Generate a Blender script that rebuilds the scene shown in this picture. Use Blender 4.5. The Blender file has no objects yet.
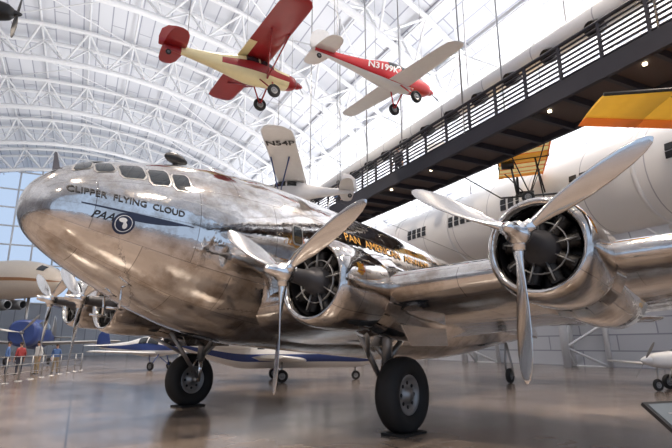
import bpy, math, random
import numpy as np
from mathutils import Vector, Matrix
from math import sin, cos, pi, radians, sqrt, atan2
random.seed(4)
sc = bpy.context.scene
try:
    sc.view_settings.view_transform = 'Standard'
except Exception:
    pass
V = Vector

# ---------------------------------------------------------------- materials
def base(name):
    m = bpy.data.materials.new(name); m.use_nodes = True
    nt = m.node_tree
    return m, nt, nt.nodes['Principled BSDF']

def mat(name, col, metal=0.0, rough=0.5, var=0.12, scale=6.0, bump=0.0, coat=0.0, emit=0.0, alpha=1.0):
    m, nt, p = base(name)
    tc = nt.nodes.new('ShaderNodeTexCoord')
    n = nt.nodes.new('ShaderNodeTexNoise'); n.inputs['Scale'].default_value = scale
    n.inputs['Detail'].default_value = 4
    nt.links.new(tc.outputs['Object'], n.inputs['Vector'])
    mx = nt.nodes.new('ShaderNodeMix'); mx.data_type = 'RGBA'
    c = list(col) + [1]
    d = [max(0, x*(1-var)) for x in col] + [1]
    mx.inputs[6].default_value = d; mx.inputs[7].default_value = c
    nt.links.new(n.outputs['Fac'], mx.inputs[0])
    nt.links.new(mx.outputs[2], p.inputs['Base Color'])
    p.inputs['Metallic'].default_value = metal
    p.inputs['Roughness'].default_value = rough
    p.inputs['Coat Weight'].default_value = coat
    p.inputs['Alpha'].default_value = alpha
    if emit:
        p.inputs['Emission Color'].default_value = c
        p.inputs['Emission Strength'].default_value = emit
    if bump:
        b = nt.nodes.new('ShaderNodeBump'); b.inputs['Strength'].default_value = bump
        nt.links.new(n.outputs['Fac'], b.inputs['Height'])
        nt.links.new(b.outputs['Normal'], p.inputs['Normal'])
    return m

def panelled(name, c1, c2, cm, bw, rh, mort, metal=0, r0=0.2, r1=0.35, nscale=1.5, bump=0.15, wav=0.0, coord='UV', tarn=None):
    m, nt, p = base(name)
    tc = nt.nodes.new('ShaderNodeTexCoord')
    br = nt.nodes.new('ShaderNodeTexBrick')
    br.inputs['Scale'].default_value = 1.0
    br.inputs['Brick Width'].default_value = bw
    br.inputs['Row Height'].default_value = rh
    br.inputs['Mortar Size'].default_value = mort
    br.inputs['Mortar Smooth'].default_value = 0.3
    br.inputs['Color1'].default_value = (*c1, 1)
    br.inputs['Color2'].default_value = (*c2, 1)
    br.inputs['Mortar'].default_value = (*cm, 1)
    nt.links.new(tc.outputs[coord], br.inputs['Vector'])
    n = nt.nodes.new('ShaderNodeTexNoise'); n.inputs['Scale'].default_value = nscale
    n.inputs['Detail'].default_value = 6; n.inputs['Roughness'].default_value = 0.65
    nt.links.new(tc.outputs['Object'], n.inputs['Vector'])
    rr = nt.nodes.new('ShaderNodeMapRange')
    rr.inputs['From Min'].default_value = 0.35; rr.inputs['From Max'].default_value = 0.7
    rr.inputs['To Min'].default_value = r0; rr.inputs['To Max'].default_value = r1
    nt.links.new(n.outputs['Fac'], rr.inputs['Value'])
    nt.links.new(rr.outputs['Result'], p.inputs['Roughness'])
    if tarn:
        mx = nt.nodes.new('ShaderNodeMix'); mx.data_type = 'RGBA'; mx.blend_type = 'MULTIPLY'
        r2 = nt.nodes.new('ShaderNodeMapRange')
        r2.inputs['From Min'].default_value = 0.46; r2.inputs['From Max'].default_value = 0.66
        nt.links.new(n.outputs['Fac'], r2.inputs['Value'])
        nt.links.new(r2.outputs['Result'], mx.inputs[0])
        nt.links.new(br.outputs['Color'], mx.inputs[6])
        mx.inputs[7].default_value = (*tarn, 1)
        nt.links.new(mx.outputs[2], p.inputs['Base Color'])
    else:
        nt.links.new(br.outputs['Color'], p.inputs['Base Color'])
    p.inputs['Metallic'].default_value = metal
    b = nt.nodes.new('ShaderNodeBump'); b.inputs['Strength'].default_value = bump
    b.inputs['Distance'].default_value = 0.01; b.invert = True
    nt.links.new(br.outputs['Fac'], b.inputs['Height'])
    out = b
    if wav:
        n2 = nt.nodes.new('ShaderNodeTexNoise'); n2.inputs['Scale'].default_value = 2.6
        n2.inputs['Detail'].default_value = 3
        nt.links.new(tc.outputs['Object'], n2.inputs['Vector'])
        b2 = nt.nodes.new('ShaderNodeBump'); b2.inputs['Strength'].default_value = wav
        b2.inputs['Distance'].default_value = 0.05
        nt.links.new(n2.outputs['Fac'], b2.inputs['Height'])
        nt.links.new(b.outputs['Normal'], b2.inputs['Normal'])
        out = b2
    nt.links.new(out.outputs['Normal'], p.inputs['Normal'])
    return m

ALU = panelled('polished_aluminium', (.78,.76,.74), (.64,.615,.595), (.36,.335,.32), 1.5, .85, .007, metal=1, r0=.04, r1=.13, bump=.25, wav=.2, tarn=(.58,.52,.47), nscale=1.9)
CHROME = mat('bright_metal', (.84,.83,.82), metal=1, rough=.13, var=.15)
GREYMET = mat('grey_metal', (.38,.38,.38), metal=.8, rough=.4)
DARKMET = mat('engine_dark', (.012,.012,.014), metal=.3, rough=.5)
CYL = mat('engine_cylinder', (.035,.033,.032), metal=.6, rough=.5)
CRANK = mat('engine_crankcase', (.08,.08,.088), metal=.6, rough=.45)
GLASS = mat('dark_glass', (.02,.025,.03), rough=.06, coat=.5)
RUBBER = mat('tyre_rubber', (.016,.016,.017), rough=.7, bump=.1)
NAVY = mat('navy_paint', (.012,.018,.05), rough=.35)
BLACK = mat('black_paint', (.012,.012,.014), rough=.4)
WHITE = mat('white_paint', (.8,.8,.8), rough=.35, coat=.3)
CREAM = mat('cream_paint', (.85,.74,.42), rough=.4, coat=.2)
RED = mat('red_paint', (.33,.012,.015), rough=.35, coat=.3)
BRIGHTRED = mat('bright_red_paint', (.55,.018,.025), rough=.35, coat=.3)
YELLOW = mat('yellow_fabric_glow', (.95,.55,.05), rough=.6, emit=.1)  # yellow, orange and amber fabrics carry a painted-in glow by emission, no lamps
PALEY = mat('pale_yellow_fabric_glow', (.98,.80,.36), rough=.6, emit=.25)
ORANGE = mat('orange_fabric_glow', (.85,.2,.02), rough=.6, emit=.1)
AMBER = mat('amber_fabric_glow', (.95,.45,.06), rough=.6, emit=.2)
GOLD = mat('gold_paint', (.75,.38,.06), rough=.4)
BLUE = mat('blue_paint', (.03,.06,.22), rough=.4)
STEELW = mat('white_steel', (.78,.78,.79), rough=.5)
DUCTW = panelled('duct_white', (.74,.74,.74), (.70,.70,.71), (.40,.40,.44), 3.0, 20, .03, r0=.35, r1=.5, bump=.3)
WALKD = mat('walkway_dark', (.018,.018,.03), rough=.6)
WALKU = mat('walkway_underside', (.06,.045,.045), rough=.7)
SHELL = panelled('arch_panels', (.66,.67,.70), (.58,.59,.63), (.33,.34,.40), 6.0, 1.15, .06, r0=.6, r1=.7, nscale=.2, bump=.2)
WALLM = panelled('wall_panels', (.40,.43,.48), (.36,.39,.44), (.22,.24,.27), 3.0, 1.5, .04, r0=.6, r1=.7, bump=.2)
TAN = mat('jet_cream', (.88,.76,.62), rough=.35, coat=.2)
BROWN = mat('jet_brown', (.45,.22,.10), rough=.4)
LAMP = mat('lamp_glow', (1,.85,.6), emit=6)
SKIN = mat('skin', (.55,.32,.22), rough=.6)
HAIR = mat('hair', (.04,.025,.015), rough=.7)
def floor_mat():
    m, nt, p = base('polished_concrete')
    tc = nt.nodes.new('ShaderNodeTexCoord')
    mp = nt.nodes.new('ShaderNodeMapping'); mp.inputs['Rotation'].default_value = (0, 0, radians(-26.7))
    nt.links.new(tc.outputs['Object'], mp.inputs['Vector'])
    br = nt.nodes.new('ShaderNodeTexBrick'); br.offset = 0
    br.inputs['Scale'].default_value = 1; br.inputs['Brick Width'].default_value = 4.5
    br.inputs['Row Height'].default_value = 4.5; br.inputs['Mortar Size'].default_value = .018
    br.inputs['Color1'].default_value = (.24,.195,.165,1); br.inputs['Color2'].default_value = (.22,.18,.155,1)
    br.inputs['Mortar'].default_value = (.07,.055,.05,1)
    nt.links.new(mp.outputs['Vector'], br.inputs['Vector'])
    n = nt.nodes.new('ShaderNodeTexNoise'); n.inputs['Scale'].default_value = .6; n.inputs['Detail'].default_value = 8
    nt.links.new(tc.outputs['Object'], n.inputs['Vector'])
    mx = nt.nodes.new('ShaderNodeMix'); mx.data_type = 'RGBA'; mx.blend_type = 'MULTIPLY'; mx.inputs[0].default_value = .5
    cr = nt.nodes.new('ShaderNodeValToRGB')
    cr.color_ramp.elements[0].position = .3; cr.color_ramp.elements[0].color = (.6,.58,.56,1)
    cr.color_ramp.elements[1].position = .7; cr.color_ramp.elements[1].color = (1.15,1.15,1.15,1)
    nt.links.new(n.outputs['Fac'], cr.inputs['Fac'])
    nt.links.new(br.outputs['Color'], mx.inputs[6]); nt.links.new(cr.outputs['Color'], mx.inputs[7])
    nt.links.new(mx.outputs[2], p.inputs['Base Color'])
    rr = nt.nodes.new('ShaderNodeMapRange'); rr.inputs['To Min'].default_value = .10; rr.inputs['To Max'].default_value = .28
    nt.links.new(n.outputs['Fac'], rr.inputs['Value']); nt.links.new(rr.outputs['Result'], p.inputs['Roughness'])
    p.inputs['Specular IOR Level'].default_value = .5
    return m
FLOOR = floor_mat()

# ---------------------------------------------------------------- mesh builder
class MB:
    def __init__(s): s.v=[]; s.f=[]; s.m=[]; s.uv=[]; s.s=[]
    def grid(s, P, closed=True, capA=True, capB=True, mi=0, smooth=True, mf=None):
        n=len(P); k=len(P[0]); o=len(s.v)
        for r in P: s.v += [tuple(p) for p in r]
        cu=[0]
        for i in range(1,n):
            a=sum((V(p) for p in P[i]),V((0,0,0)))/k; b=sum((V(p) for p in P[i-1]),V((0,0,0)))/k
            cu.append(cu[-1]+(a-b).length)
        big=max(range(n), key=lambda i:(V(P[i][0])-V(P[i][k//2])).length)
        cv=[0]
        for j in range(1,k+1): cv.append(cv[-1]+(V(P[big][j%k])-V(P[big][j-1])).length)
        kk = k if closed else k-1
        for i in range(n-1):
            for j in range(kk):
                j2=(j+1)%k
                s.f.append((o+i*k+j,o+(i+1)*k+j,o+(i+1)*k+j2,o+i*k+j2))
                s.uv.append(((cu[i],cv[j]),(cu[i+1],cv[j]),(cu[i+1],cv[j+1]),(cu[i],cv[j+1])))
                s.m.append(mf(i,j) if mf else mi); s.s.append(smooth)
        if closed:
            for c,i in ((capA,0),(capB,n-1)):
                if c:
                    s.f.append(tuple(o+i*k+j for j in range(k))); s.uv.append(tuple((0.3,0.3) for j in range(k)))
                    s.m.append(mf(min(i,n-2),0) if mf else mi); s.s.append(False)
    def tube(s, pts, r, n=8, mi=0, cap=True):
        pts=[V(p) for p in pts]
        rs=r if isinstance(r,(list,tuple)) else [r]*len(pts)
        P=[]; x=None
        for i,p in enumerate(pts):
            d=(pts[min(i+1,len(pts)-1)]-pts[max(i-1,0)])
            if d.length<1e-9: d=V((0,0,1))
            d.normalize()
            if x is None:
                x=d.cross(V((0,0,1)));
                if x.length<.05: x=d.cross(V((1,0,0)))
            x=(x-d*x.dot(d)).normalized(); y=d.cross(x)
            P.append([p+(x*cos(2*pi*j/n)+y*sin(2*pi*j/n))*rs[i] for j in range(n)])
        s.grid(P, mi=mi, capA=cap, capB=cap)
    def rev(s, prof, org, ax, n=24, mi=0, capA=False, capB=False, mf=None):
        org=V(org); ax=V(ax).normalized()
        x=ax.cross(V((0,0,1)))
        if x.length<.05: x=ax.cross(V((0,1,0)))
        x.normalize(); y=ax.cross(x)
        P=[[org+ax*a+(x*cos(2*pi*j/n)+y*sin(2*pi*j/n))*max(r,.0005) for j in range(n)] for a,r in prof]
        s.grid(P, mi=mi, capA=capA, capB=capB, mf=mf)
    def ell(s, c, r, mi=0, n=14, m=8):
        c=V(c)
        P=[]
        for i in range(m+1):
            th=pi*i/m; q=max(sin(th),.001)
            P.append([c+V((r[0]*q*cos(2*pi*j/n), r[1]*q*sin(2*pi*j/n), r[2]*cos(th))) for j in range(n)])
        s.grid(P, mi=mi, capA=False, capB=False)
    def prism(s, pts, vec, mi=0):
        vec=V(vec); a=[V(p) for p in pts]; o=len(s.v); n=len(a)
        s.v += [tuple(p) for p in a]+[tuple(p+vec) for p in a]
        fs=[tuple(range(o,o+n)), tuple(range(o+2*n-1,o+n-1,-1))]+[(o+i,o+(i+1)%n,o+n+(i+1)%n,o+n+i) for i in range(n)]
        for f in fs: s.f.append(f); s.uv.append(tuple((s.v[q][0],s.v[q][1]) for q in f)); s.m.append(mi); s.s.append(False)
    def box(s, c, d, mi=0, ax=None):
        c=V(c); X,Y,Z = ax if ax else (V((1,0,0)),V((0,1,0)),V((0,0,1)))
        hx,hy,hz=X*d[0]/2,Y*d[1]/2,Z*d[2]/2
        s.prism([c-hx-hy-hz,c+hx-hy-hz,c+hx+hy-hz,c-hx+hy-hz], Z*d[2], mi)
    def raw(s, vs, fs, mi=0):
        o=len(s.v); s.v += [tuple(v) for v in vs]
        for f in fs: s.f.append(tuple(o+i for i in f)); s.uv.append(tuple((0,0) for i in f)); s.m.append(mi); s.s.append(False)
    def build(s, name, mats, parent=None, matrix=None, recalc=True):
        me=bpy.data.meshes.new(name); me.from_pydata(s.v,[],s.f)
        for m in mats: me.materials.append(m)
        me.polygons.foreach_set('material_index', s.m)
        me.polygons.foreach_set('use_smooth', s.s)
        ul=me.uv_layers.new(name='UVMap')
        flat=[c for f in s.uv for p in f for c in p]
        ul.data.foreach_set('uv', flat)
        if recalc:
            import bmesh
            bm=bmesh.new(); bm.from_mesh(me); bmesh.ops.recalc_face_normals(bm, faces=bm.faces); bm.to_mesh(me); bm.free()
        me.update()
        ob=bpy.data.objects.new(name, me); sc.collection.objects.link(ob)
        if matrix is not None: ob.matrix_world=matrix
        if parent: ob.parent=parent
        return ob

def empty(name, M=None):
    e=bpy.data.objects.new(name,None); sc.collection.objects.link(e)
    if M is not None: e.matrix_world=M
    return e
def child(mb, name, mats, par): return mb.build(name, mats, parent=par)
def frame(loc, f, up=(0,0,1)):
    f=V(f).normalized(); up=V(up); l=up.cross(f).normalized(); u=f.cross(l)
    return Matrix.Translation(V(loc)) @ Matrix((f,l,u)).transposed().to_4x4()

def text_geo(body, size, shear=0.0, bold=0.0, sub=0.0):
    cu=bpy.data.curves.new('t','FONT'); cu.body=body; cu.size=size; cu.shear=shear; cu.offset=bold
    cu.resolution_u=3
    ob=bpy.data.objects.new('t',cu); sc.collection.objects.link(ob)
    bpy.context.view_layer.update()
    me=bpy.data.meshes.new_from_object(ob.evaluated_get(bpy.context.evaluated_depsgraph_get()))
    if sub:
        import bmesh
        bm=bmesh.new(); bm.from_mesh(me)
        bmesh.ops.triangulate(bm, faces=bm.faces)
        xs=[v.co.y for v in bm.verts]; y=min(xs)+sub
        while y<max(xs):
            g=bm.verts[:]+bm.edges[:]+bm.faces[:]
            bmesh.ops.bisect_plane(bm, geom=g, plane_co=(0,y,0), plane_no=(0,1,0)); y+=sub
        bm.to_mesh(me); bm.free()
    vs=[v.co.copy() for v in me.vertices]; fs=[tuple(p.vertices) for p in me.polygons]
    bpy.data.objects.remove(ob); bpy.data.meshes.remove(me)
    return vs, fs

def pchip(xs, ys):
    xs=np.array(xs,float); ys=np.array(ys,float); h=np.diff(xs); d=np.diff(ys)/h; m=np.zeros_like(xs)
    for i in range(1,len(xs)-1):
        if d[i-1]*d[i]>0:
            w1=2*h[i]+h[i-1]; w2=h[i]+2*h[i-1]; m[i]=(w1+w2)/(w1/d[i-1]+w2/d[i])
    m[0]=d[0]; m[-1]=d[-1]
    def f(x):
        x=min(max(x,xs[0]),xs[-1]); i=min(int(np.searchsorted(xs,x,'right'))-1,len(xs)-2)
        t=(x-xs[i])/h[i]
        return float((2*t**3-3*t*t+1)*ys[i]+(t**3-2*t*t+t)*h[i]*m[i]+(-2*t**3+3*t*t)*ys[i+1]+(t**3-t*t)*h[i]*m[i+1])
    return f

def afoil(t, n=12, camber=.02):
    up=[];lo=[]
    for i in range(n+1):
        x=(1-cos(pi*i/n))/2
        y=5*t*(.2969*sqrt(x)-.126*x-.3516*x*x+.2843*x**3-.1015*x**4); c=camber*4*x*(1-x)
        up.append((x,c+y)); lo.append((x,c-y))
    return up[::-1]+lo[1:]
def surf(mb, sts, mi=0, mf=None):
    """sts: (LE point, chord vector (LE->TE), up dir, thickness ratio)"""
    P=[]
    for le,ch,up,t in sts:
        le=V(le); ch=V(ch); up=V(up).normalized(); c=ch.length
        P.append([le+ch*x+up*(y*c) for x,y in afoil(t)])
    mb.grid(P, mi=mi, mf=mf)

def wheel(mb, c, ax, r, w, mt, mh):
    a=V(ax).normalized()
    pr=[(-w*.30,r*.52),(-w*.42,r*.60),(-w*.5,r*.74),(-w*.46,r*.88),(-w*.32,r*.965),(-w*.12,r),(w*.12,r),(w*.32,r*.965),(w*.46,r*.88),(w*.5,r*.74),(w*.42,r*.60),(w*.30,r*.52)]
    mb.rev(pr, c, a, 32, mt)
    mb.rev([(-w*.30,r*.53),(-w*.33,r*.48),(-w*.22,r*.42),(-w*.2,r*.2),(-w*.36,r*.16),(-w*.38,0)], c, a, 24, mh)
    mb.rev([(w*.30,r*.53),(w*.33,r*.48),(w*.22,r*.42),(w*.2,r*.2),(w*.36,r*.16),(w*.38,0)], c, a, 24, mh)
    x=a.cross(V((0,0,1))).normalized(); y=a.cross(x)
    for s in (-1,1):
        for k in range(8):
            q=V(c)+(x*cos(k*pi/4)+y*sin(k*pi/4))*r*.31+a*s*w*.21
            mb.rev([(0,r*.05),(s*.01,r*.05),(s*.012,0)], q, a, 8, mt)

def blade(mb, hub, ax, rd, R, mi, wide=1.0):
    ax=V(ax).normalized(); rd=V(rd).normalized(); td=ax.cross(rd).normalized()
    P=[]
    for q,c,t,be in ((.05,.11,1,60),(.14,.12,.9,58),(.22,.17,.45,54),(.34,.225,.2,47),(.5,.25,.12,38),(.68,.245,.09,31),(.82,.215,.08,26),(.92,.16,.07,23),(.975,.095,.07,21),(1.0,.02,.1,20)):
        b=radians(be); cd=td*cos(b)+ax*sin(b); ud=cd.cross(rd).normalized(); c=c*wide*R/1.65
        o=V(hub)+rd*(q*R)
        P.append([o+cd*(c*.5*cos(2*pi*j/14))+ud*(c*t*.5*sin(2*pi*j/14)) for j in range(14)])
    mb.grid(P, mi=mi)

# ================================================================ ROOM
Ad=V((-.45,.893,0)); Bd=V((.893,.45,0)); CB=-2.0; HW=37.0; HH=30.0
A0,A1=-24.0,92.0
def W(b,a,z=0): return Bd*b+Ad*a+V((0,0,z))
def arch(th,a,ins=0): return W(CB+(HW-ins)*cos(th),a,(HH-ins)*sin(th))
def ceilz(b,ins=.9): return (HH-ins)*sqrt(max(0,1-((b-CB)/(HW-ins))**2))
mb=MB(); c=[W(CB-HW-1,A0),W(CB+HW+1,A0),W(CB+HW+1,A1),W(CB-HW-1,A1)]
mb.prism([p-V((0,0,.3)) for p in c],(0,0,.3)); mb.build('floor',[FLOOR])
def shell(name,t0,t1,n,m):
    mb=MB(); P=[]
    for i in range(30):
        a=A0+(A1-A0)*i/29
        P.append([arch(radians(t0+(t1-t0)*j/n),a) for j in range(n+1)])
    mb.grid(P,closed=False); o=mb.build(name,[m],recalc=False); return o
shell('wall_right',0,16,6,SHELL); CEIL=shell('ceiling',16,164,60,SHELL); shell('wall_left',164,180,6,SHELL)
mb=MB(); a=A1-.1
mb.prism([W(CB-HW,a,0),W(CB+HW,a,0),W(CB+HW*.96,a,8),W(CB-HW*.96,a,8)],Ad*.4)
mb.build('wall_far',[WALLM])
mb=MB()
for i in range(-12,13):
    b=i*3.0; z=HH*sqrt(max(0,1-(b/HW)**2))
    if z>8: mb.tube([W(CB+b,a,8),W(CB+b,a,z)],.14,6)
for k in range(8,30,3):
    hb=HW*sqrt(1-(k/HH)**2); mb.tube([W(CB-hb,a,k),W(CB+hb,a,k)],.14,6)
mb.build('window_1',[STEELW])
# arch trusses (parts of the ceiling)
mb=MB(); N=30
for a in range(-18,92,11):
    ths=[pi*i/N for i in range(N+1)]
    for da in (-1.5,1.5): mb.tube([arch(t,a+da,.5) for t in ths],.2,8)
    mb.tube([arch(t,a,3.1) for t in ths],.27,8)
    for i in range(N):
        tm=(ths[i]+ths[i+1])/2
        for da in (-1.5,1.5):
            mb.tube([arch(ths[i],a+da,.5),arch(tm,a,3.1)],.1,5,cap=False)
            mb.tube([arch(tm,a,3.1),arch(ths[i+1],a+da,.5)],.1,5,cap=False)
        mb.tube([arch(ths[i],a-1.5,.5),arch(ths[i],a+1.5,.5)],.09,5,cap=False)
mb.build('arch_trusses',[STEELW],parent=CEIL)
mb=MB()
for i in range(2,29):
    t=pi*i/30; mb.tube([arch(t,A0,.25),arch(t,A1,.25)],.1,5)
for a in range(-18,80,11):
    for i in range(2,28,3):
        t0=pi*i/30; t1=pi*(i+3)/30
        mb.tube([arch(t0,a+1.5,.6),arch(t1,a+9.5,.6)],.06,5); mb.tube([arch(t1,a+1.5,.6),arch(t0,a+9.5,.6)],.06,5)
mb.build('purlins',[STEELW],parent=CEIL)

# big air duct with slotted vents
mb=MB(); db,dz,dr=22.0,8.8,2.15
mb.tube([W(db,a,dz) for a in np.linspace(-20,88,40)],dr,36,0)
for k in range(-4,20):
    a0=k*4.4
    for q in range(4):
        for row in range(2):
            an=radians(172+row*9)
            nn=Bd*cos(an)+V((0,0,sin(an))); cc=W(db,a0+q*.55,dz)+nn*dr
            mb.box(cc,(.36,.28,.08),1,(Ad,nn.cross(Ad),nn))
for k in range(-3,15): 
    a0=k*6.0
    mb.rev([(-.08,dr+.0),(-.08,dr+.07),(.08,dr+.07),(.08,dr)],W(db,a0,dz),Ad,36,0)
    mb.tube([W(db,a0,dz+dr),W(db,a0,ceilz(db,3.3))],.05,5,2)
    mb.tube([W(db,a0,dz-dr+.1),W(db+.0,a0,dz-dr-.25),W(db+8,a0,dz-dr-.4)],.12,6,2)
mb.build('air_duct',[DUCTW,BLACK,STEELW])
# upper duct with drum nozzles
mb=MB(); b2,z2=16.8,13.9
mb.tube([W(b2,a,z2) for a in np.linspace(-15,80,30)],.55,20,0)
for k in range(-6,34):
    a0=k*2.1
    q=W(b2-.3,a0,z2-.55)
    ax=(-Bd+V((0,0,-.5))).normalized()
    mb.rev([(-.3,.22),(0,.31),(.45,.31),(.47,.26),(.2,.22),(.2,0)],q,ax,16,1)
for k in range(-2,13):
    mb.tube([W(b2,k*6,z2+.5),W(b2,k*6,ceilz(b2,3.3))],.04,5,0)
mb.build('nozzle_duct',[DUCTW,DARKMET])

# suspended walkway
mb=MB(); wb0,wb1,wz=11.8,13.9,8.5; wa0,wa1=-12,27
bc=(wb0+wb1)/2
mb.box(W(bc,(wa0+wa1)/2,wz+.22),(wb1-wb0,wa1-wa0,.2),1,(Bd,Ad,V((0,0,1))))
for b in (wb0,wb1): mb.box(W(b,(wa0+wa1)/2,wz+.2),(.14,wa1-wa0,.55),0,(Bd,Ad,V((0,0,1))))
a=wa0
while a<=wa1:
    mb.box(W(bc,a,wz+.02),(wb1-wb0,.12,.22),0,(Bd,Ad,V((0,0,1))))
    for b in (wb0,wb1):
        mb.box(W(b,a,wz+1.0),(.08,.08,1.3),0,(Bd,Ad,V((0,0,1))))
    a+=1.3
for b in (wb0,wb1):
    for z,r in ((1.62,.06),(1.45,.035),(1.3,.035),(1.15,.035),(1.0,.035),(.85,.035),(.7,.035),(.55,.035)):
        mb.tube([W(b,wa0,wz+z),W(b,wa1,wz+z)],r,6,0)
a=wa0+.75
while a<wa1:
    mb.rev([(0,.06),(-.05,.06),(-.06,0)],W(bc-.5,a,wz+.11),(0,0,1),10,2); a+=3
for a in range(-8,28,7):
    for b in (wb0,wb1): mb.tube([W(b,a,wz+.3),W(b,a,ceilz(b,3.3))],.035,5,3)
mb.build('elevated_walkway',[WALKD,WALKU,LAMP,GREYMET])

# ================================================================ AIRLINER
O=V((-1.30,11.47,0)); fw=V((-.641,-.767,0)).normalized()
PL=empty('airliner', frame(O,fw))
sp,cp=.0785,.997
NX,NZ=5.45,3.62
S_=[0,.05,.2,.45,1.0,1.5,2.2,3.3,4.6,9,11.5,14,17,20,22,22.6]
q=[sqrt(x) for x in S_]
fwid=pchip(q,[0,.27,.52,.73,1.00,1.20,1.43,1.66,1.76,1.76,1.68,1.42,1.0,.52,.2,.02])
ftop=pchip(q,[0,.28,.51,.74,1.02,1.18,1.39,1.60,1.72,1.76,1.72,1.55,1.25,.85,.5,.3])
fbot=pchip(q,[0,.23,.43,.61,.89,1.10,1.38,1.65,1.77,1.76,1.64,1.33,.8,.3,-.02,-.2])
def FS(s,y,z): return V((NX-s*cp-z*sp, y, NZ-s*sp+z*cp))
def fus(s,phi,off=0):
    r=sqrt(max(s,0)); w=fwid(r)+off; t=ftop(r)+off; b=fbot(r)+off
    return FS(s, w*cos(phi), (t if sin(phi)>=0 else b)*sin(phi))
mb=MB(); ss=[22.6*(i/90)**1.9 for i in range(91)]
mb.grid([[fus(s,2*pi*j/64) for j in range(64)] for s in ss]); child(mb,'fuselage',[ALU],PL)

def patch(mb,s0,s1,p0,p1,mi,off=.012,n=8,ds0=0,ds1=0,rnd=.18):
    """window patch on the fuselage skin with rounded corners"""
    P=[]
    for i in range(n+1):
        row=[]
        u=i/n; e=min(u,1-u)/rnd; sh=(1-sqrt(max(0,1-(1-min(1,e))**2)))*rnd
        for j in range(n+1):
            f=sh+(1-2*sh)*j/n; s=(s0+ds0*f)+((s1+ds1*f)-(s0+ds0*f))*u
            row.append(fus(s,radians(p0+(p1-p0)*f),off))
        P.append(row)
    mb.grid(P,closed=False,mi=mi)
mb=MB()
for sd in (1,-1):
    def pp(s0,s1,p0,p1,**k):
        f=.025
        if sd<0: p0,p1=180-p0,180-p1
        g=1.2 if sd>0 else -1.2
        patch(mb,s0-f,s1+f,p0-g,p1+g,1,off=.006,**k); patch(mb,s0,s1,p0,p1,0,off=.014,**k)
    pp(.74,1.00,42,60,ds0=.03)
    pp(1.07,1.42,34,54)
    pp(1.48,1.78,29,48)
    pp(1.84,2.10,26,43)
    pp(.46,.68,50,69,ds0=.10,ds1=.10)
    pp(.64,.95,70,86,ds0=.02)
    for s in [4.25]+[6.3+1.15*k for k in range(6)]:
        pp(s-.11,s+.11,4,16)
child(mb,'window_panes',[GLASS,GREYMET],PL)

def ftext(mb,body,size,s0,z0,slope,mi,shear=.0,stretch=1.0,off=.016,bold=0):
    vs,fs=text_geo(body,size,shear,bold,sub=.05); out=[]
    for v in vs:
        s=s0+v.x*stretch; z=z0+slope*(s-s0)+v.y; r=sqrt(s); h=ftop(r) if z>0 else fbot(r)
        out.append(FS(s,(fwid(r)+off)*sqrt(max(0,1-(z/(h+off))**2)),z))
    mb.raw(out,fs,mi)
mb=MB()
ftext(mb,'CLIPPER  FLYING  CLOUD',.145,.36,.18,-.06,0,stretch=.97,bold=.002)
ftext(mb,'PAN  AMERICAN  AIRWAYS',.27,5.75,.58,.01,0,stretch=1.12,off=.014,bold=.010)
ftext(mb,'PAN  AMERICAN  AIRWAYS',.27,5.75,.58,.01,1,stretch=1.12,off=.022,bold=.000)
ftext(mb,'PAA',.17,.70,-.18,-.02,0,shear=.4,stretch=.95,off=.02,bold=.003)
def fpoly(pts,mi,off):
    out=[]
    for s,z in pts:
        r=sqrt(s); h=ftop(r) if z>0 else fbot(r)
        out.append(FS(s,(fwid(r)+off)*sqrt(max(0,1-(z/(h+off))**2)),z))
    return out
top=[];bot=[]
for i in range(17):
    f=i/16; s=.56+1.58*f
    top.append((s,.03-.08*f)); bot.append((s,.015-.08*f-.11*sin(pi*min(1,f*1.1))**.8*(1 if f>.42 else .1)))
a=fpoly(top,0,.013); b=fpoly(bot,0,.013)
mb.raw(a+b,[(i,i+1,17+i+1,17+i) for i in range(16)],2)
for r0,mi,of in ((.165,2,.018),(.13,3,.021),(.118,2,.023)):
    c=fpoly([(1.14,-.20)]+[(1.14+r0*.9*cos(2*pi*k/28),-.20+r0*sin(2*pi*k/28)) for k in range(28)],0,of)
    mb.raw(c,[(0,1+k,1+(k+1)%28) for k in range(28)],mi)
for cx,cz,rx,rz in ((1.12,-.15,.055,.037),(1.16,-.235,.032,.047),(1.15,-.19,.02,.03)):
    c=fpoly([(cx,cz)]+[(cx+rx*cos(2*pi*k/12),cz+rz*sin(2*pi*k/12)) for k in range(12)],0,.026)
    mb.raw(c,[(0,1+k,1+(k+1)%12) for k in range(12)],3)
child(mb,'lettering',[BLACK,GOLD,NAVY,WHITE],PL)

# antennas & masts
mb=MB()
t=fus(2.45,pi/2); ax=V((cp,0,sp))
mb.tube([t-V((0,0,.05)),t+V((0,0,.14))],[.06,.05],10,0)
mb.rev([(-.27,.0),(-.24,.045),(-.12,.095),(.02,.11),(.15,.09),(.22,.045),(.24,0)],t+V((0,0,.2)),ax,18,0)
t=fus(3.4,pi/2)
mb.rev([(-.45,.0),(-.4,.06),(-.15,.13),(.1,.13),(.28,.06),(.32,0)],t+V((0,0,.03)),ax,18,1)
t=fus(4.4,pi/2)
mb.rev([(-.3,.0),(-.2,.06),(.1,.06),(.2,0)],t+V((0,0,.02)),ax,12,1)
t=fus(.42,radians(100))
mb.prism([t+V((.05,0,-.05)),t+V((-.08,0,-.05)),t+V((.02,0,.30)),t+V((.05,0,.30))],(0,.03,0),3)
for s,ph in ((1.6,-70),(1.75,-110)):
    t=fus(s,radians(ph)); mb.tube([t,t+V((0,0,-.35))],.02,8,1); mb.tube([t+V((-.05,0,-.35)),t+V((.22,0,-.33))],.022,8,1)
t=fus(7,pi/2); mb.tube([t,t+V((-.1,0,.5))],[.03,.015],8,1)
tt=FS(20.5,0,2.6); mb.tube([t+V((-.1,0,.5)),tt],.006,5,0)
child(mb,'antennas',[BLACK,CHROME,GREYMET,mat('antenna_grey',(.08,.08,.1))],PL)

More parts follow.
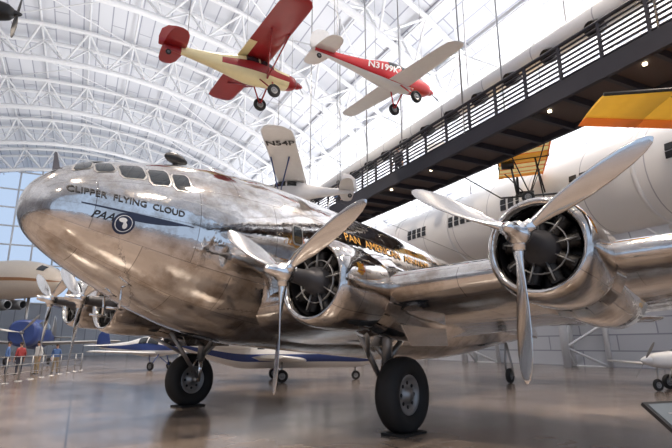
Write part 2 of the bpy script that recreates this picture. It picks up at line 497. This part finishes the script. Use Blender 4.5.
# wings
def wst(y):
    y0=abs(y); ch=5.9-.22*y0; le=V((1.95-.17*y0,y,2.15+.075*y0)); t=.19-.005*y0
    e=15.9-y0
    if e<1.4:
        f=sqrt(max(.0,1-((1.4-e)/1.4)**2)); f=max(f,.04); le=le+V((-ch*.45*(1-f),0,0)); ch*=f
    d=V((-.993,0,-.115))
    return le,d*ch,V((-.115,0,.993)),t
mb=MB()
ys=[0,.8,1.6,2.4,3.2,4,5,6,7,8,9,10,11,12,13,14,14.6,15,15.4,15.7,15.88,15.9]
surf(mb,[wst(-y) for y in ys[::-1]]+[wst(y) for y in ys[1:]])
for sd in (1,-1):
    P=[]
    for k in range(12):
        f=k/11; s=3.9+f*6.6; h=.62*sin(pi*min(1,f*1.02))**.7*(1-.3*f)+.02
        ct=V((NX-s, sd*1.35, NZ-s*sp-1.05+.05*f))
        P.append([ct+V((0,cos(2*pi*j/16)*h*1.15,sin(2*pi*j/16)*h)) for j in range(16)])
    mb.grid(P)
child(mb,'wing',[ALU],PL)
mb=MB()
def fin(z,le,te): 
    a=FS(le,0,z); b=FS(te,0,z); return a,b-a,V((0,1,0)),.1
surf(mb,[fin(.5,15.0,22.3),fin(1.2,16.6,22.5),fin(2,18.0,22.7),fin(3,19.3,22.6),fin(3.8,20.0,22.3),fin(4.15,20.6,21.9),fin(4.25,21.0,21.4)])
for sd in (1,-1):
    surf(mb,[(FS(18.7+.25*y,sd*y,.55),FS(22-.12*y,sd*y,.5)-FS(18.7+.25*y,sd*y,.55),V((0,0,1)),.1) for y in (0,1,2.5,4,5)]+[(FS(20.4,sd*5.5,.55),V((-.7,0,0)),V((0,0,1)),.1)])
child(mb,'tail_surfaces',[ALU],PL)

def engine(name,x,y,z,R=1.66,k_=1.0):
    ax=V((cp,0,sp)); hub=V((x,y,z)); face=hub-ax*.55
    def sc_(pr): return [(d,r*k_) for d,r in pr]
    mb=MB()
    mb.rev(sc_([(-1.25,.67),(-.9,.71),(-.5,.725),(-.2,.715),(-.07,.68),(-.01,.64),(0,.61),(-.03,.575),(-.12,.555),(-.5,.55),(-1.0,.55)]),face,ax,48,0)
    lx=V((0,1,0)); uz=ax.cross(lx)
    for k in range(20):
        a0=2*pi*k/20+.02; a1=2*pi*(k+1)/20-.02; P=[]
        for d,r in sc_(((-1.22,.68),(-1.5,.745))):
            P.append([face+ax*d+(lx*cos(a0+(a1-a0)*i/3)+uz*sin(a0+(a1-a0)*i/3))*r for i in range(4)])
        mb.grid(P,closed=False,mi=0)
    P=[]
    for d,r,dz in ((-1.2,.61*k_,0),(-1.5,.64*k_,0),(-2.1,.66*k_,-.02),(-2.9,.64*k_,-.04),(-3.9,.55,-.02),(-4.9,.34,.02),(-5.8,.12,.04),(-6.1,.02,.04)):
        c=face+ax*d+V((0,0,dz))
        P.append([c+lx*cos(2*pi*j/36)*r+uz*sin(2*pi*j/36)*r*(1.06 if sin(2*pi*j/36)<0 else 1) for j in range(36)])
    mb.grid(P,mi=0)
    child(mb,name+'_cowling',[ALU],PL)
    mb=MB()
    mb.rev(sc_([(-.15,.552),(-.62,.548),(-.62,0)]),face,ax,36,0)
    mb.rev([(-.6,.30),(-.35,.29),(-.15,.22),(-.05,.2),(0,.15),(.2,.12),(.42,.10)],face,ax,24,2)
    for row,(dx,off,cnt) in enumerate(((-.26,0,9),(-.45,pi/9,9))):
        for k in range(cnt):
            an=2*pi*k/cnt+pi/2+off; d=lx*cos(an)+uz*sin(an); st=face+ax*dx
            pts=[];rs=[]
            for i in range(15): pts.append(st+d*(.22+.26*k_*i/14)); rs.append(.1 if i%2 else .078)
            mb.tube(pts,rs,12,1)
            if row==0:
                mb.tube([face+ax*-.12+d*.2,face+ax*-.14+d*.48*k_],.010,6,3)
                mb.tube([face+ax*-.16+d*.2+uz.cross(d)*.05,st+ax*.12+d*.48*k_],.009,6,3)
                mb.box(st+ax*.06+d*.48*k_,(.1,.08,.05),0,(ax,d.cross(ax),d))
    mb.rev([(-.2,.33),(-.17,.34),(-.14,.33),(-.17,.32),(-.2,.33)],face,ax,24,3)
    child(mb,name+'_radial_engine',[DARKMET,CYL,CRANK,GREYMET],PL)
    mb=MB()
    mb.rev([(-.12,.08),(-.1,.13),(.0,.145),(.09,.13),(.12,.09),(.24,.085),(.28,.065),(.34,.055),(.36,0)],hub,ax,20,0)
    for k in range(3):
        an=-pi/2+k*2*pi/3; d=lx*cos(an)+uz*sin(an)
        mb.tube([hub,hub+d*.2],[.08,.075],12,0)
        blade(mb,hub,ax,d,R,0)
    child(mb,name+'_propeller',[CHROME],PL)
for sd,nm in ((1,'port'),(-1,'starboard')):
    engine(nm+'_inner',2.99,sd*3.22,2.52,k_=.96); engine(nm+'_outer',2.42,sd*6.4,2.73,R=1.62,k_=.93)
for sd,nm in ((1,'port'),(-1,'starboard')):
    mb=MB(); y=sd*3.25; c=V((0,y,.66)); r=.66
    wheel(mb,c,(0,1,0),r,.44,0,1)
    yi=y-sd*.36
    mb.tube([V((0,y+sd*.1,.66)),V((0,yi,.66))],.06,12,2)
    mb.tube([V((0,yi,.62)),V((-.05,yi,1.25))],.06,12,3)
    mb.tube([V((-.04,yi,1.15)),V((-.12,yi,2.1))],.1,14,2)
    mb.tube([V((0,yi,.7)),V((.9,yi,1.85))],.05,10,2)
    mb.tube([V((.5,yi-.02,1.32)),V((1.25,yi+sd*.5,1.8))],.04,10,2)
    mb.tube([V((-.03,yi,1.2)),V((-1.0,yi,1.95))],.05,10,2)
    mb.tube([V((-.05,yi,1.25)),V((-.1,yi-sd*.7,1.95))],.05,10,2)
    mb.tube([V((.08,yi,.75)),V((.2,yi,.98)),V((.05,yi,1.2))],.025,8,3)
    mb.box((-.1,yi+sd*.1,1.75),(1.5,.7,.05),4)
    for q in (-1,1): mb.prism([V((.65,y+q*.42,1.85)),V((-.9,y+q*.42,1.85)),V((-.8,y+q*.5,1.5)),V((.5,y+q*.5,1.5))],(0,.02,0),3)
    mb.box((0,y,.02),(.7,.5,.04),0)
    child(mb,nm+'_landing_gear',[RUBBER,GREYMET,GREYMET,CHROME,DARKMET],PL)
mb=MB(); wheel(mb,V((-13.3,0,.3)),(0,1,0),.3,.2,0,1)
mb.tube([V((-13.3,.14,.3)),V((-13.2,.14,.75)),V((-13.1,0,1.7))],.05,8,2); mb.tube([V((-13.3,-.14,.3)),V((-13.2,-.14,.75)),V((-13.1,0,1.7))],.05,8,2)
child(mb,'tail_wheel',[RUBBER,GREYMET,GREYMET],PL)

# ================================================================ LIGHT PLANES
def light_plane(name, loc, f, L, Sp, R, body, wingm, trim, high=True, chord=1.5, reg=None, regm=None,
                up=(0,0,1), gear=True, cables=True, struts=True, radial=False, blades=2, bmf=None, wmf=None, ttail=False, nosewheel=False, tailm=None, spin=None, propR=None, propm=4):
    E=empty(name, frame(loc,f,up)); mats=[body,wingm,trim,GLASS,GREYMET,RUBBER,BLACK,regm or WHITE,tailm or trim]
    mb=MB(); x0=L*.32
    st=[(0,.30,.30,0),(.02,.55,.5,0),(.08,.72,.68,0),(.18,.82,.82,.02),(.27,.95,1.1,.12),(.38,1,1.18,.14),(.48,.9,1.0,.1),(.62,.62,.68,.06),(.8,.36,.42,.08),(.93,.18,.3,.12),(1,.05,.22,.14)]
    if radial: st[0]=(0,.8,.8,0); st[1]=(.02,.98,.98,0); st[2]=(.1,1,1,0)
    kx=[s[0] for s in st]; kw=pchip(kx,[s[1]*R for s in st]); kh=pchip(kx,[s[2]*R for s in st]); kz=pchip(kx,[s[3]*R for s in st])
    def sec(fr,ph,off=0):
        c,s_=cos(ph),sin(ph); e=.75
        return V((x0-fr*L,(kw(fr)+off)*math.copysign(abs(c)**e,c),kz(fr)+(kh(fr)+off)*math.copysign(abs(s_)**e,s_)))
    fr=[i/36 for i in range(37)]
    mb.grid([[sec(q,2*pi*j/24) for j in range(24)] for q in fr], mf=bmf)
    for a0,a1,f0,f1 in ((12,58,.22,.33),(12,58,.345,.44),(122,168,.22,.33),(122,168,.345,.44),(35,145,.165,.21)):
        P=[[sec(f0+(f1-f0)*i/4,radians(a0+(a1-a0)*j/6),.012) for j in range(7)] for i in range(5)]
        mb.grid(P,closed=False,mi=3)
    if radial:
        mb.rev([(0,R*.6),(-.02,0)],(x0-.05,0,0),(1,0,0),20,6)
    mb.rev([(-.05,.16),(.1,.14),(.25,.07),(.32,0)],(x0,0,0),(1,0,0),14,4 if radial else 2)
    pr=propR or (min(L*.14,1.1) if not radial else R*1.7)
    for k in range(blades):
        an=2*pi*k/blades+(.9 if spin is None else spin); blade(mb,(x0+.12,0,0),(1,0,0),(0,cos(an),sin(an)),pr,propm,.75 if spin is None else 1.1)
    zw=R*1.32 if high else -R*.62
    ysn=[0,.1,.3,.5,.7,.85,.93,.98,1.0]
    def ws(fy,sd):
        y=fy*Sp/2; c=chord*(1-.12*fy if high else 1-.35*fy)
        if fy>.9: c*=max(.1,sqrt(1-((fy-.9)/.102)**2))
        return V((x0-L*.24-(chord-c)*.35,sd*y,zw+y*.035)),V((-c,0,-.04*c)),V((0,0,1)),.13
    surf(mb,[ws(q,-1) for q in ysn[::-1]]+[ws(q,1) for q in ysn[1:]],mi=1,mf=wmf)
    zt=R*.25 if not ttail else R*2.1
    st2=[(0,1),(.4,.95),(.75,.8),(.93,.55),(1,.15)]
    hs=Sp*.155; tc_=L*.15
    for sd in (1,-1):
        surf(mb,[(V((x0-L*.86-(1-c)*tc_*.6,sd*hs*q,zt)),V((-tc_*c,0,0)),V((0,0,1)),.08) for q,c in st2],mi=2 if wmf else 1)
    fh=R*2.1
    surf(mb,[(V((x0-L*(.85)-q*tc_*.35,0,R*.1+fh*q)),V((-tc_*1.15*c,0,0)),V((0,1,0)),.08) for q,c in ((0,1.1),(.35,1),(.7,.8),(.92,.5),(1,.15))],mi=8)
    zg=-R*2.0
    if gear:
        for sd in (1,-1):
            wc=V((x0-L*.24,sd*R*1.5,zg))
            wheel(mb,wc,(0,1,0),.26,.16,5,4)
            mb.tube([V((x0-L*.22,sd*R*.6,-R*.7)),wc],.035,8,2); mb.tube([V((x0-L*.33,sd*R*.6,-R*.7)),wc],.03,8,2)
        if nosewheel:
            wc=V((x0-L*.05,0,zg-.06)); wheel(mb,wc,(0,1,0),.2,.12,5,4); mb.tube([wc,wc+V((-.05,0,R*1.7))],.03,8,4)
        else:
            wc=V((x0-L*.97,0,-R*.35)); wheel(mb,wc,(0,1,0),.1,.06,5,4); mb.tube([wc,V((x0-L*.95,0,.0))],.02,6,4)
    if high and struts:
        for sd in (1,-1):
            for dx in (.1,.65):
                mb.tube([V((x0-L*.27,sd*R*.8,-R*.6)),V((x0-L*.24-chord*dx,sd*Sp*.27,zw))],.03,6,2)
    if reg:
        vs,fs=text_geo(reg,R*.9,.1,.012); wd=max(v.x for v in vs)
        xs=x0-L*.5-wd*.45
        for sd in (-1,1):
            out=[]
            for v in vs:
                x=(xs+v.x) if sd<0 else (xs+wd-v.x); fr_=(x0-x)/L
                out.append(V((x,sd*(kw(fr_)+.02),kz(fr_)-R*.15+v.y*.9)))
            mb.raw(out,fs,7)
    if cables:
        Mi=E.matrix_world.inverted()
        for p in (V((x0-L*.3,Sp*.2,zw+.1)),V((x0-L*.3,-Sp*.2,zw+.1)),V((x0-L*.85,0,R*.3))):
            w=E.matrix_world@p; mb.tube([p,Mi@(w+V((0,0,ceilz(w.dot(Bd),3.4)-w.z)))],.012,4,4)
    child(mb,'airframe',mats,E); return E

def piper_w(i,j): return 0 if i in (6,7,8,9) and j in (0,1,2,3,20,21,22,23) else 1
light_plane('high_wing_monoplane',(-3.05,17.5,11.75),(.85,.53,0),5.2,8.1,.44,CREAM,RED,RED,chord=1.3,
    bmf=lambda i,j: 2 if (i<3 or i>31 or (j in (0,23,11,12) and i<22)) else 0, wmf=piper_w)
light_plane('low_wing_monoplane',(2.5,18.9,12.3),(.83,.555,0),5.8,7.2,.46,BRIGHTRED,WHITE,BRIGHTRED,high=False,chord=1.15,reg='N3199K',
    bmf=lambda i,j: 1 if (i>6 and j in (15,16,17,18,19,20)) else 0, tailm=WHITE)
light_plane('white_high_wing_aircraft',(-2.35,22.2,8.4),(-1,.02,0),4.6,11.5,.42,WHITE,WHITE,BLUE,chord=1.35,tailm=WHITE)
light_plane('taildragger_trainer',(-24.2,41.0,2.3),(.28,-.96,.05),10,13,1.0,BLUE,GREYMET,GREYMET,high=False,chord=2.2,radial=True,blades=3,cables=False)
light_plane('homebuilt_monoplane',(12.5,18.3,1.02),(-.97,-.24,0),5.6,7.5,.38,WHITE,WHITE,WHITE,high=False,chord=1.0,cables=False,nosewheel=True,tailm=YELLOW)
light_plane('white_touring_aircraft',(-11.8,33.5,1.38),(.9,-.43,0),7.5,10,.56,WHITE,WHITE,BLUE,high=False,chord=1.4,cables=False,nosewheel=True,
    bmf=lambda i,j: 2 if j in (0,11,12,23) else 0)
light_plane('hanging_trainer',(-15.9,18.2,15.5),(1,.35,0),6.5,7,.55,DARKMET,GREYMET,BLACK,chord=1.4,spin=1.35,propR=1.4,propm=6)

vs,fs=text_geo('N54P',.62,0,.012)
E=bpy.data.objects['white_high_wing_aircraft']; wd=max(v.x for v in vs)
mb=MB(); mb.raw([V((4.6*.32-4.6*.24-1.35*.90+(wd-v.x)*(1.12/wd)-.02, 4.2+v.y, .42*1.32-.085+.14)) for v in vs],fs,0); child(mb,'registration',[BLACK],E)

def bizjet():
    E=empty('business_jet', frame((-2.2,23.3,-.0),(.97,.24,0)))
    mb=MB(); st=[(0,.02,1.05),(.02,.22,1.06),(.08,.5,1.14),(.16,.72,1.26),(.28,.8,1.33),(.65,.8,1.33),(.85,.5,1.5),(1,.12,1.7)]
    r=pchip([s[0] for s in st],[s[1] for s in st]); zc=pchip([s[0] for s in st],[s[2] for s in st]); L=9.5; x0=4.4
    def sec(q,a,o=0): return V((x0-q*L,(r(q)+o)*cos(a),zc(q)+(r(q)+o)*sin(a)))
    mb.grid([[sec(q,2*pi*j/28) for j in range(28)] for q in [ (i/40)**1.2 for i in range(41)]],mf=lambda i,j:1 if j in (15,26,16,25) and i>3 else 0)
    for a0 in (2,150):
        for k in range(6):
            f0=.27+k*.062
            mb.grid([[sec(f0+.032*i/3,radians(a0+28*j/3),.01) for j in range(4)] for i in range(4)],closed=False,mi=2)
        mb.grid([[sec(.105+.05*i/3,radians(a0+12+30*j/3),.01) for j in range(4)] for i in range(4)],closed=False,mi=2)
    for sd in (1,-1):
        surf(mb,[(V((1.0-.35*y,sd*y,.85+.05*y)),V((-2.2+.2*y,0,0)),V((0,0,1)),.12) for y in (0,1,3,5,5.6)])
        surf(mb,[(V((-4.4-.3*y,sd*y,3.1)),V((-1.2+.2*y,0,0)),V((0,0,1)),.1) for y in (0,1,1.7)])
        mb.rev([(1.0,.28),(1.05,.33),(.6,.4),(-.3,.38),(-1.0,.26)],(-2.7,sd*1.1,1.75),(1,0,0),20,0)
        mb.rev([(.95,.28),(.9,0)],(-2.7,sd*1.1,1.75),(1,0,0),20,2)
        wheel(mb,V((-.4,sd*1.3,.26)),(0,1,0),.26,.18,3,4); mb.tube([(-.4,sd*1.2,.26),(-.4,sd*1.2,.9)],.05,8,4)
    wheel(mb,V((3.2,0,.2)),(0,1,0),.2,.14,3,4); mb.tube([(3.2,.1,.2),(3.2,.05,.9)],.04,8,4)
    surf(mb,[(V((-3.4-.7*z,0,1.7+z)),V((-1.9+.35*z,0,0)),V((0,1,0)),.1) for z in (0,.8,1.5)],mi=0)
    child(mb,'airframe',[WHITE,BLUE,GLASS,RUBBER,GREYMET],E)
bizjet()

def jetliner():
    E=empty('jet_airliner', frame((-27.5,50.5,0),(.95,-.31,0)))
    mb=MB(); zc0=8.3
    rr=pchip([0,.2,.8,2,4,7,26,34,38],[.02,.5,1.0,1.5,1.85,2.05,2.05,1.2,.2]); zz=pchip([0,4,7,26,38],[zc0-.5,zc0-.1,zc0,zc0,zc0+1.3])
    mb.grid([[V((-x,rr(x)*cos(2*pi*j/36),zz(x)+rr(x)*sin(2*pi*j/36))) for j in range(36)] for x in [38*(i/50)**1.7 for i in range(51)]],
        mf=lambda i,j: 1 if j in (18,35) else 0)
    for sd in (1,-1):
        for k in range(26):
            x=7+k*.75; P=[[V((-x-.25*i,(2.07)*cos(a)*sd,zc0+2.07*sin(a))) for a in (radians(14),radians(24))] for i in (0,1)]
            mb.grid(P,closed=False,mi=2)
        surf(mb,[(V((-12-.7*y,sd*y,zc0-1.3+.1*y)),V((-8+.32*y,0,0)),V((0,0,1)),.11) for y in (0,2,6,11,16)])
        for ye in (6,11):
            mb.rev([(1.6,.45),(1.7,.55),(1,.68),(-1,.6),(-2.2,.35)],(-12-.7*ye,sd*ye,zc0-2.6+.1*ye),(1,0,0),20,3)
            mb.box((-13-.7*ye,sd*ye,zc0-1.75+.1*ye),(2,.15,1.1),0)
        for dx in (-15.5,-17): wheel(mb,V((dx,sd*2.8,.6)),(0,1,0),.6,.4,4,3)
        mb.tube([(-16.2,sd*2.5,.6),(-16.2,sd*2.3,zc0-1.3)],.2,10,3)
        mb.grid([[V((-1.6-.8*i,sd*cos(a)*(1.42+.26*i),zc0-.3+sin(a)*(1.42+.26*i))) for a in (radians(35),radians(50),radians(66))] for i in (0,1)],closed=False,mi=2)
    wheel(mb,V((-4.5,0,.5)),(0,1,0),.5,.35,4,3); mb.tube([(-4.5,.2,.5),(-4.5,.1,zc0-1.6)],.15,10,3)
    surf(mb,[(V((-30-.8*z,0,zc0+1.2+z)),V((-7+.6*z,0,0)),V((0,1,0)),.1) for z in (0,3,6.5)])
    child(mb,'airframe',[TAN,BROWN,GLASS,GREYMET,RUBBER],E)
jetliner()

def ultralight():
    E=empty('ultralight_aircraft', frame((8.65,21.4,9.85),(.95,-.31,0))@Matrix.Scale(1.22,4))
    mb=MB(); 
    for sd in (1,-1):
        n=5
        for k in range(n):
            y0=2.5*k/n; y1=2.5*(k+1)/n
            surf(mb,[(V((.75,sd*y,.05*y)),V((-1.75,0,-.1)),V((0,0,1)),.05) for y in (y0,y1)],mi=7 if k in (0,4) else 6)
        mb.tube([(.75,0,0),(.75,sd*2.55,.13)],.035,8,1); mb.tube([(-.9,0,-.05),(-.9,sd*2.55,.08)],.03,8,1)
        for k in range(1,5): mb.tube([(.75,sd*k*.5,.0),(-.98,sd*k*.5,-.08)],.015,5,1)
        for x in (.6,-.8):
            mb.tube([(0,sd*.25,-1.5),(x,sd*1.8,.08)],.025,6,2)
        mb.tube([(.3,0,0),(.5,sd*.3,-1.5)],.03,6,2); mb.tube([(-.6,0,0),(-.4,sd*.3,-1.5)],.03,6,2)
        wheel(mb,V((-.1,sd*.75,-1.75)),(0,1,0),.22,.1,3,4); mb.tube([(-.1,sd*.7,-1.75),(0,0,-1.3)],.03,6,2)
        surf(mb,[(V((-2.4,sd*y,-.1)),V((-.8+.15*y,0,0)),V((0,0,1)),.05) for y in (0,.6,1.1)],mi=0)
    wheel(mb,V((1.3,0,-1.75)),(0,1,0),.18,.1,3,4); mb.tube([(1.3,.1,-1.75),(.9,0,-1.5)],.03,6,2)
    mb.tube([(1.0,0,-1.5),(-1,0,-1.5)],.035,8,2); mb.tube([(.8,0,0),(-3.2,0,-.1)],.05,8,2)
    mb.tube([(-1,0,-1.5),(-2.8,0,-.15)],.025,8,2)
    mb.box((-.1,0,-1.4),(.5,.4,.07),3); mb.box((-.38,0,-1.1),(.08,.4,.6),3)
    mb.rev([(-.2,.14),(.25,.16)],(-.7,0,-.25),(1,0,0),12,3,True,True)
    blade(mb,(-1.0,0,-.25),(1,0,0),(0,.7,.7),.65,3); blade(mb,(-1.0,0,-.25),(1,0,0),(0,-.7,-.7),.65,3)
    surf(mb,[(V((-2.7-.2*z,0,-.1+z)),V((-.9+.2*z,0,0)),V((0,1,0)),.05) for z in (-.3,.5,1.1)],mi=5)
    for p in ((.6,1.5,.1),(.6,-1.5,.1),(-3.0,0,0)): mb.tube([p,V(p)+V((0,0,2.6))],.012,4,2)
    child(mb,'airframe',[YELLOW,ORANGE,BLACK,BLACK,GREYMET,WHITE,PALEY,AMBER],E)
ultralight()
def hangglider():
    E=empty('hang_glider', frame((9.85,9.35,6.42),(0,-1,0)))
    mb=MB()
    for sd in (1,-1):
        for k,(y0,y1,m) in enumerate(((0,.9,0),(.9,1.3,1),(1.3,1.7,2),(1.7,3.0,0),(3.0,4.3,0))):
            surf(mb,[(V((.9-.22*y,sd*y,.03*y)),V((-2.0+.22*y,0,-.12)),V((0,0,1)),.05) for y in (y0,y1)],mi=m)
            surf(mb,[(V((.9-.22*y-1.8+.22*y,sd*y,.03*y-.12)),V((-.36,0,-.03)),V((0,0,1)),.08) for y in (y0,y1)],mi=1)
        mb.tube([(.9,0,0),(-.05,sd*4.32,.13)],.04,8,3)
        mb.tube([(0,sd*.02,0),(0,sd*.6,-1.4)],.02,6,3)
        mb.tube([(0,sd*.6,-1.4),(-.0,sd*3,.07)],.008,5,3); mb.tube([(0,0,.8),(0,sd*3,.09)],.008,5,3)
    mb.tube([(0,-.6,-1.4),(0,.6,-1.4)],.02,6,3); mb.tube([(0,0,0),(0,0,2.0)],.02,6,3); mb.tube([(.95,0,0),(-.9,0,0)],.03,6,3)
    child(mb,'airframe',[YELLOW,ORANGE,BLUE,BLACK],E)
hangglider()

# ================================================================ PEOPLE
def person(name, loc, ang, shirt, pants, h=1.72, armbend=.3):
    E=empty(name, Matrix.Translation(V(loc))@Matrix.Rotation(ang,4,'Z')@Matrix.Scale(h/1.75,4))
    J={'pel':((0,0,.95),.15),'wa':((0,0,1.1),.135),'ch':((0,.0,1.32),.165),'nk':((0,0,1.48),.062),'hd0':((.01,0,1.56),.07),
       'hd':((.015,0,1.66),.1)}
    for s,q in (('l',1),('r',-1)):
        J['hip'+s]=((0,q*.09,.88),.105); J['kn'+s]=((.03,q*.11,.48),.065); J['an'+s]=((-.01,q*.12,.09),.042); J['to'+s]=((.17,q*.13,.04),.035)
        J['sh'+s]=((0,q*.185,1.41),.062); J['el'+s]=((-.03,q*.25,1.12),.045); J['wr'+s]=((.12*armbend*2,q*.26,.88),.03); J['pa'+s]=((.15*armbend*2,q*.262,.80),.033)
    keys=list(J); vs=[J[k][0] for k in keys]; ix={k:i for i,k in enumerate(keys)}
    ed=[('pel','wa'),('wa','ch'),('ch','nk'),('nk','hd0'),('hd0','hd')]
    for s in 'lr': ed+=[('pel','hip'+s),('hip'+s,'kn'+s),('kn'+s,'an'+s),('an'+s,'to'+s),('ch','sh'+s),('sh'+s,'el'+s),('el'+s,'wr'+s),('wr'+s,'pa'+s)]
    me=bpy.data.meshes.new('b'); me.from_pydata(vs,[(ix[a],ix[b]) for a,b in ed],[])
    ob=bpy.data.objects.new('b',me); sc.collection.objects.link(ob)
    ob.modifiers.new('s','SKIN'); d=me.skin_vertices[0].data
    for i,k in enumerate(keys): d[i].radius=(J[k][1],J[k][1]*(1.25 if k in('ch','wa','pel') else 1)); d[i].use_root=(k=='pel')
    m=ob.modifiers.new('u','SUBSURF'); m.levels=2; m.render_levels=2
    bpy.context.view_layer.update()
    em=bpy.data.meshes.new_from_object(ob.evaluated_get(bpy.context.evaluated_depsgraph_get()))
    bpy.data.objects.remove(ob)
    for x in (pants,shirt,SKIN,HAIR,BLACK): em.materials.append(x)
    for p in em.polygons:
        c=p.center; p.use_smooth=True
        if c.z<.1: k=4
        elif abs(c.y)>.2 and c.z<.95: k=2
        elif c.z<.98: k=0
        elif c.z<1.49: k=1
        elif c.z>1.66 or (c.z>1.6 and c.x<-.03): k=3
        else: k=2
        p.material_index=k
    bo=bpy.data.objects.new('body',em); sc.collection.objects.link(bo); bo.parent=E
    mb=MB()
    mb.ell((.015,0,1.70),(.098,.085,.075),1); mb.ell((.112,0,1.635),(.02,.014,.022),0)
    for q in (1,-1):
        mb.ell((.1,q*.033,1.665),(.012,.013,.009),2,8,5); mb.ell((.01,q*.088,1.645),(.02,.012,.03),0,8,5)
        px=.15*armbend*2
        for k in range(4): mb.tube([(px+.018*(k-1.5),q*.262,.79),(px+.018*(k-1.5)+.006,q*.26,.745),(px+.018*(k-1.5)+.016,q*.25,.705+.008*abs(k-1.5))],[.009,.008,.006],6,0)
        mb.tube([(px+.03,q*.262,.82),(px+.055,q*.25,.785),(px+.06,q*.245,.755)],[.011,.009,.007],6,0)
    mb.tube([(.1,-.02,1.59),(.105,.02,1.59)],.006,6,3)
    child(mb,'head_and_hands',[SKIN,HAIR,BLACK,RED],E)
    return E
C1=mat('shirt_red',(.4,.05,.05)); C2=mat('shirt_blue',(.1,.2,.45)); C3=mat('shirt_white',(.7,.7,.68)); PN=mat('trousers_dark',(.04,.045,.07)); PK=mat('trousers_khaki',(.35,.28,.18))
person('visitor',(-17.4,27.4,0),.4,C2,PN); person('visitor',(-16.6,27.2,0),2.6,C1,PN,1.68); person('visitor',(-15.95,27.7,0),-2.0,C3,PK,1.75)
person('visitor',(-15.9,29.4,0),-1,C2,PK,1.6)
pw=W(12.4,18.2,8.82); person('visitor',pw,-2.2,PN,PN); person('visitor',W(12.5,24.5,8.82),-2.2,C2,PN)

mb=MB(); p0=V((-12.9,18.5,0)); p1=V((-16.2,33,0)); n=10
for i in range(n+1):
    p=p0.lerp(p1,i/n); mb.tube([p,p+V((0,0,1.05))],.03,8,0); mb.rev([(0,.16),(.03,.14),(.03,0)],p,(0,0,1),14,0)
for z in (.35,.7,1.05): mb.tube([p0+V((0,0,z)),p1+V((0,0,z))],.018,6,0)
mb.build('barrier_railing',[GREYMET])

E=empty('information_sign', Matrix.Translation(V((2.98,4.2,0)))@Matrix.Rotation(radians(20),4,'Z'))
mb=MB(); mb.tube([(0,.1,0),(0,.1,.8)],.035,10,0); mb.rev([(0,.2),(.03,.19),(.03,0)],(0,.1,0),(0,0,1),20,0)
Y=V((0,.8,.6)); Zz=V((0,-.6,.8)); mb.box((0,.05,.86),(.8,.6,.03),1,(V((1,0,0)),Y,Zz)); mb.box(V((0,.05,.86))+Zz*.018,(.74,.54,.006),2,(V((1,0,0)),Y,Zz))
for k in range(6): mb.box(V((-.02,.05,.86))+Zz*.023+Y*(.16-.06*k),(.5-.05*(k%3),.012,.003),3,(V((1,0,0)),Y,Zz))
child(mb,'panel',[GREYMET,BLACK,mat('sign_face',(.10,.12,.14),rough=.3),GREYMET],E)

# ================================================================ LIGHTS
def area(name,loc,d,sx,sy,e,col=(1,1,1)):
    l=bpy.data.lights.new(name,'AREA'); l.shape='RECTANGLE'; l.size=sx; l.size_y=sy; l.energy=e; l.color=col
    o=bpy.data.objects.new(name,l); sc.collection.objects.link(o)
    z=-V(d).normalized(); x=Ad.cross(z).normalized(); y=z.cross(x)
    o.matrix_world=Matrix.Translation(V(loc))@Matrix((x,y,z)).transposed().to_4x4()
for b,e in ((-22,3100),(24,7800),(2,2200)):
    area('added_ceiling_fill',W(b,35,11.5 if b!=2 else 14),(0,0,1),3,90,e*2.2,(.97,.98,1))  # added area lights without fixtures, brighten the arch from below
for k,(b,a) in enumerate(((-6,2),(8,4),(20,12),(-12,18),(6,26),(-4,40),(14,45),(-16,-6),(6,-8),(24,-2))):  # added warm spots without fixtures, light the aircraft and make highlights on its aluminium
    l=bpy.data.lights.new('added_warm_spot','SPOT'); l.energy=11000; l.spot_size=radians(110); l.spot_blend=.6; l.shadow_soft_size=.4; l.color=(1,.84,.68)
    o=bpy.data.objects.new('added_warm_spot',l); sc.collection.objects.link(o); o.location=W(b,a,24)
w=bpy.data.worlds.new('World'); sc.world=w; w.use_nodes=True
bg=w.node_tree.nodes['Background']; bg.inputs[0].default_value=(.58,.74,1,1); bg.inputs[1].default_value=.9

cam=bpy.data.cameras.new('Camera'); co=bpy.data.objects.new('Camera',cam); sc.collection.objects.link(co)
cam.sensor_width=36; cam.lens=500/672*36; co.location=(0,0,1.5); co.rotation_euler=(radians(90+13.71),0,0); cam.clip_end=500
sc.camera=co
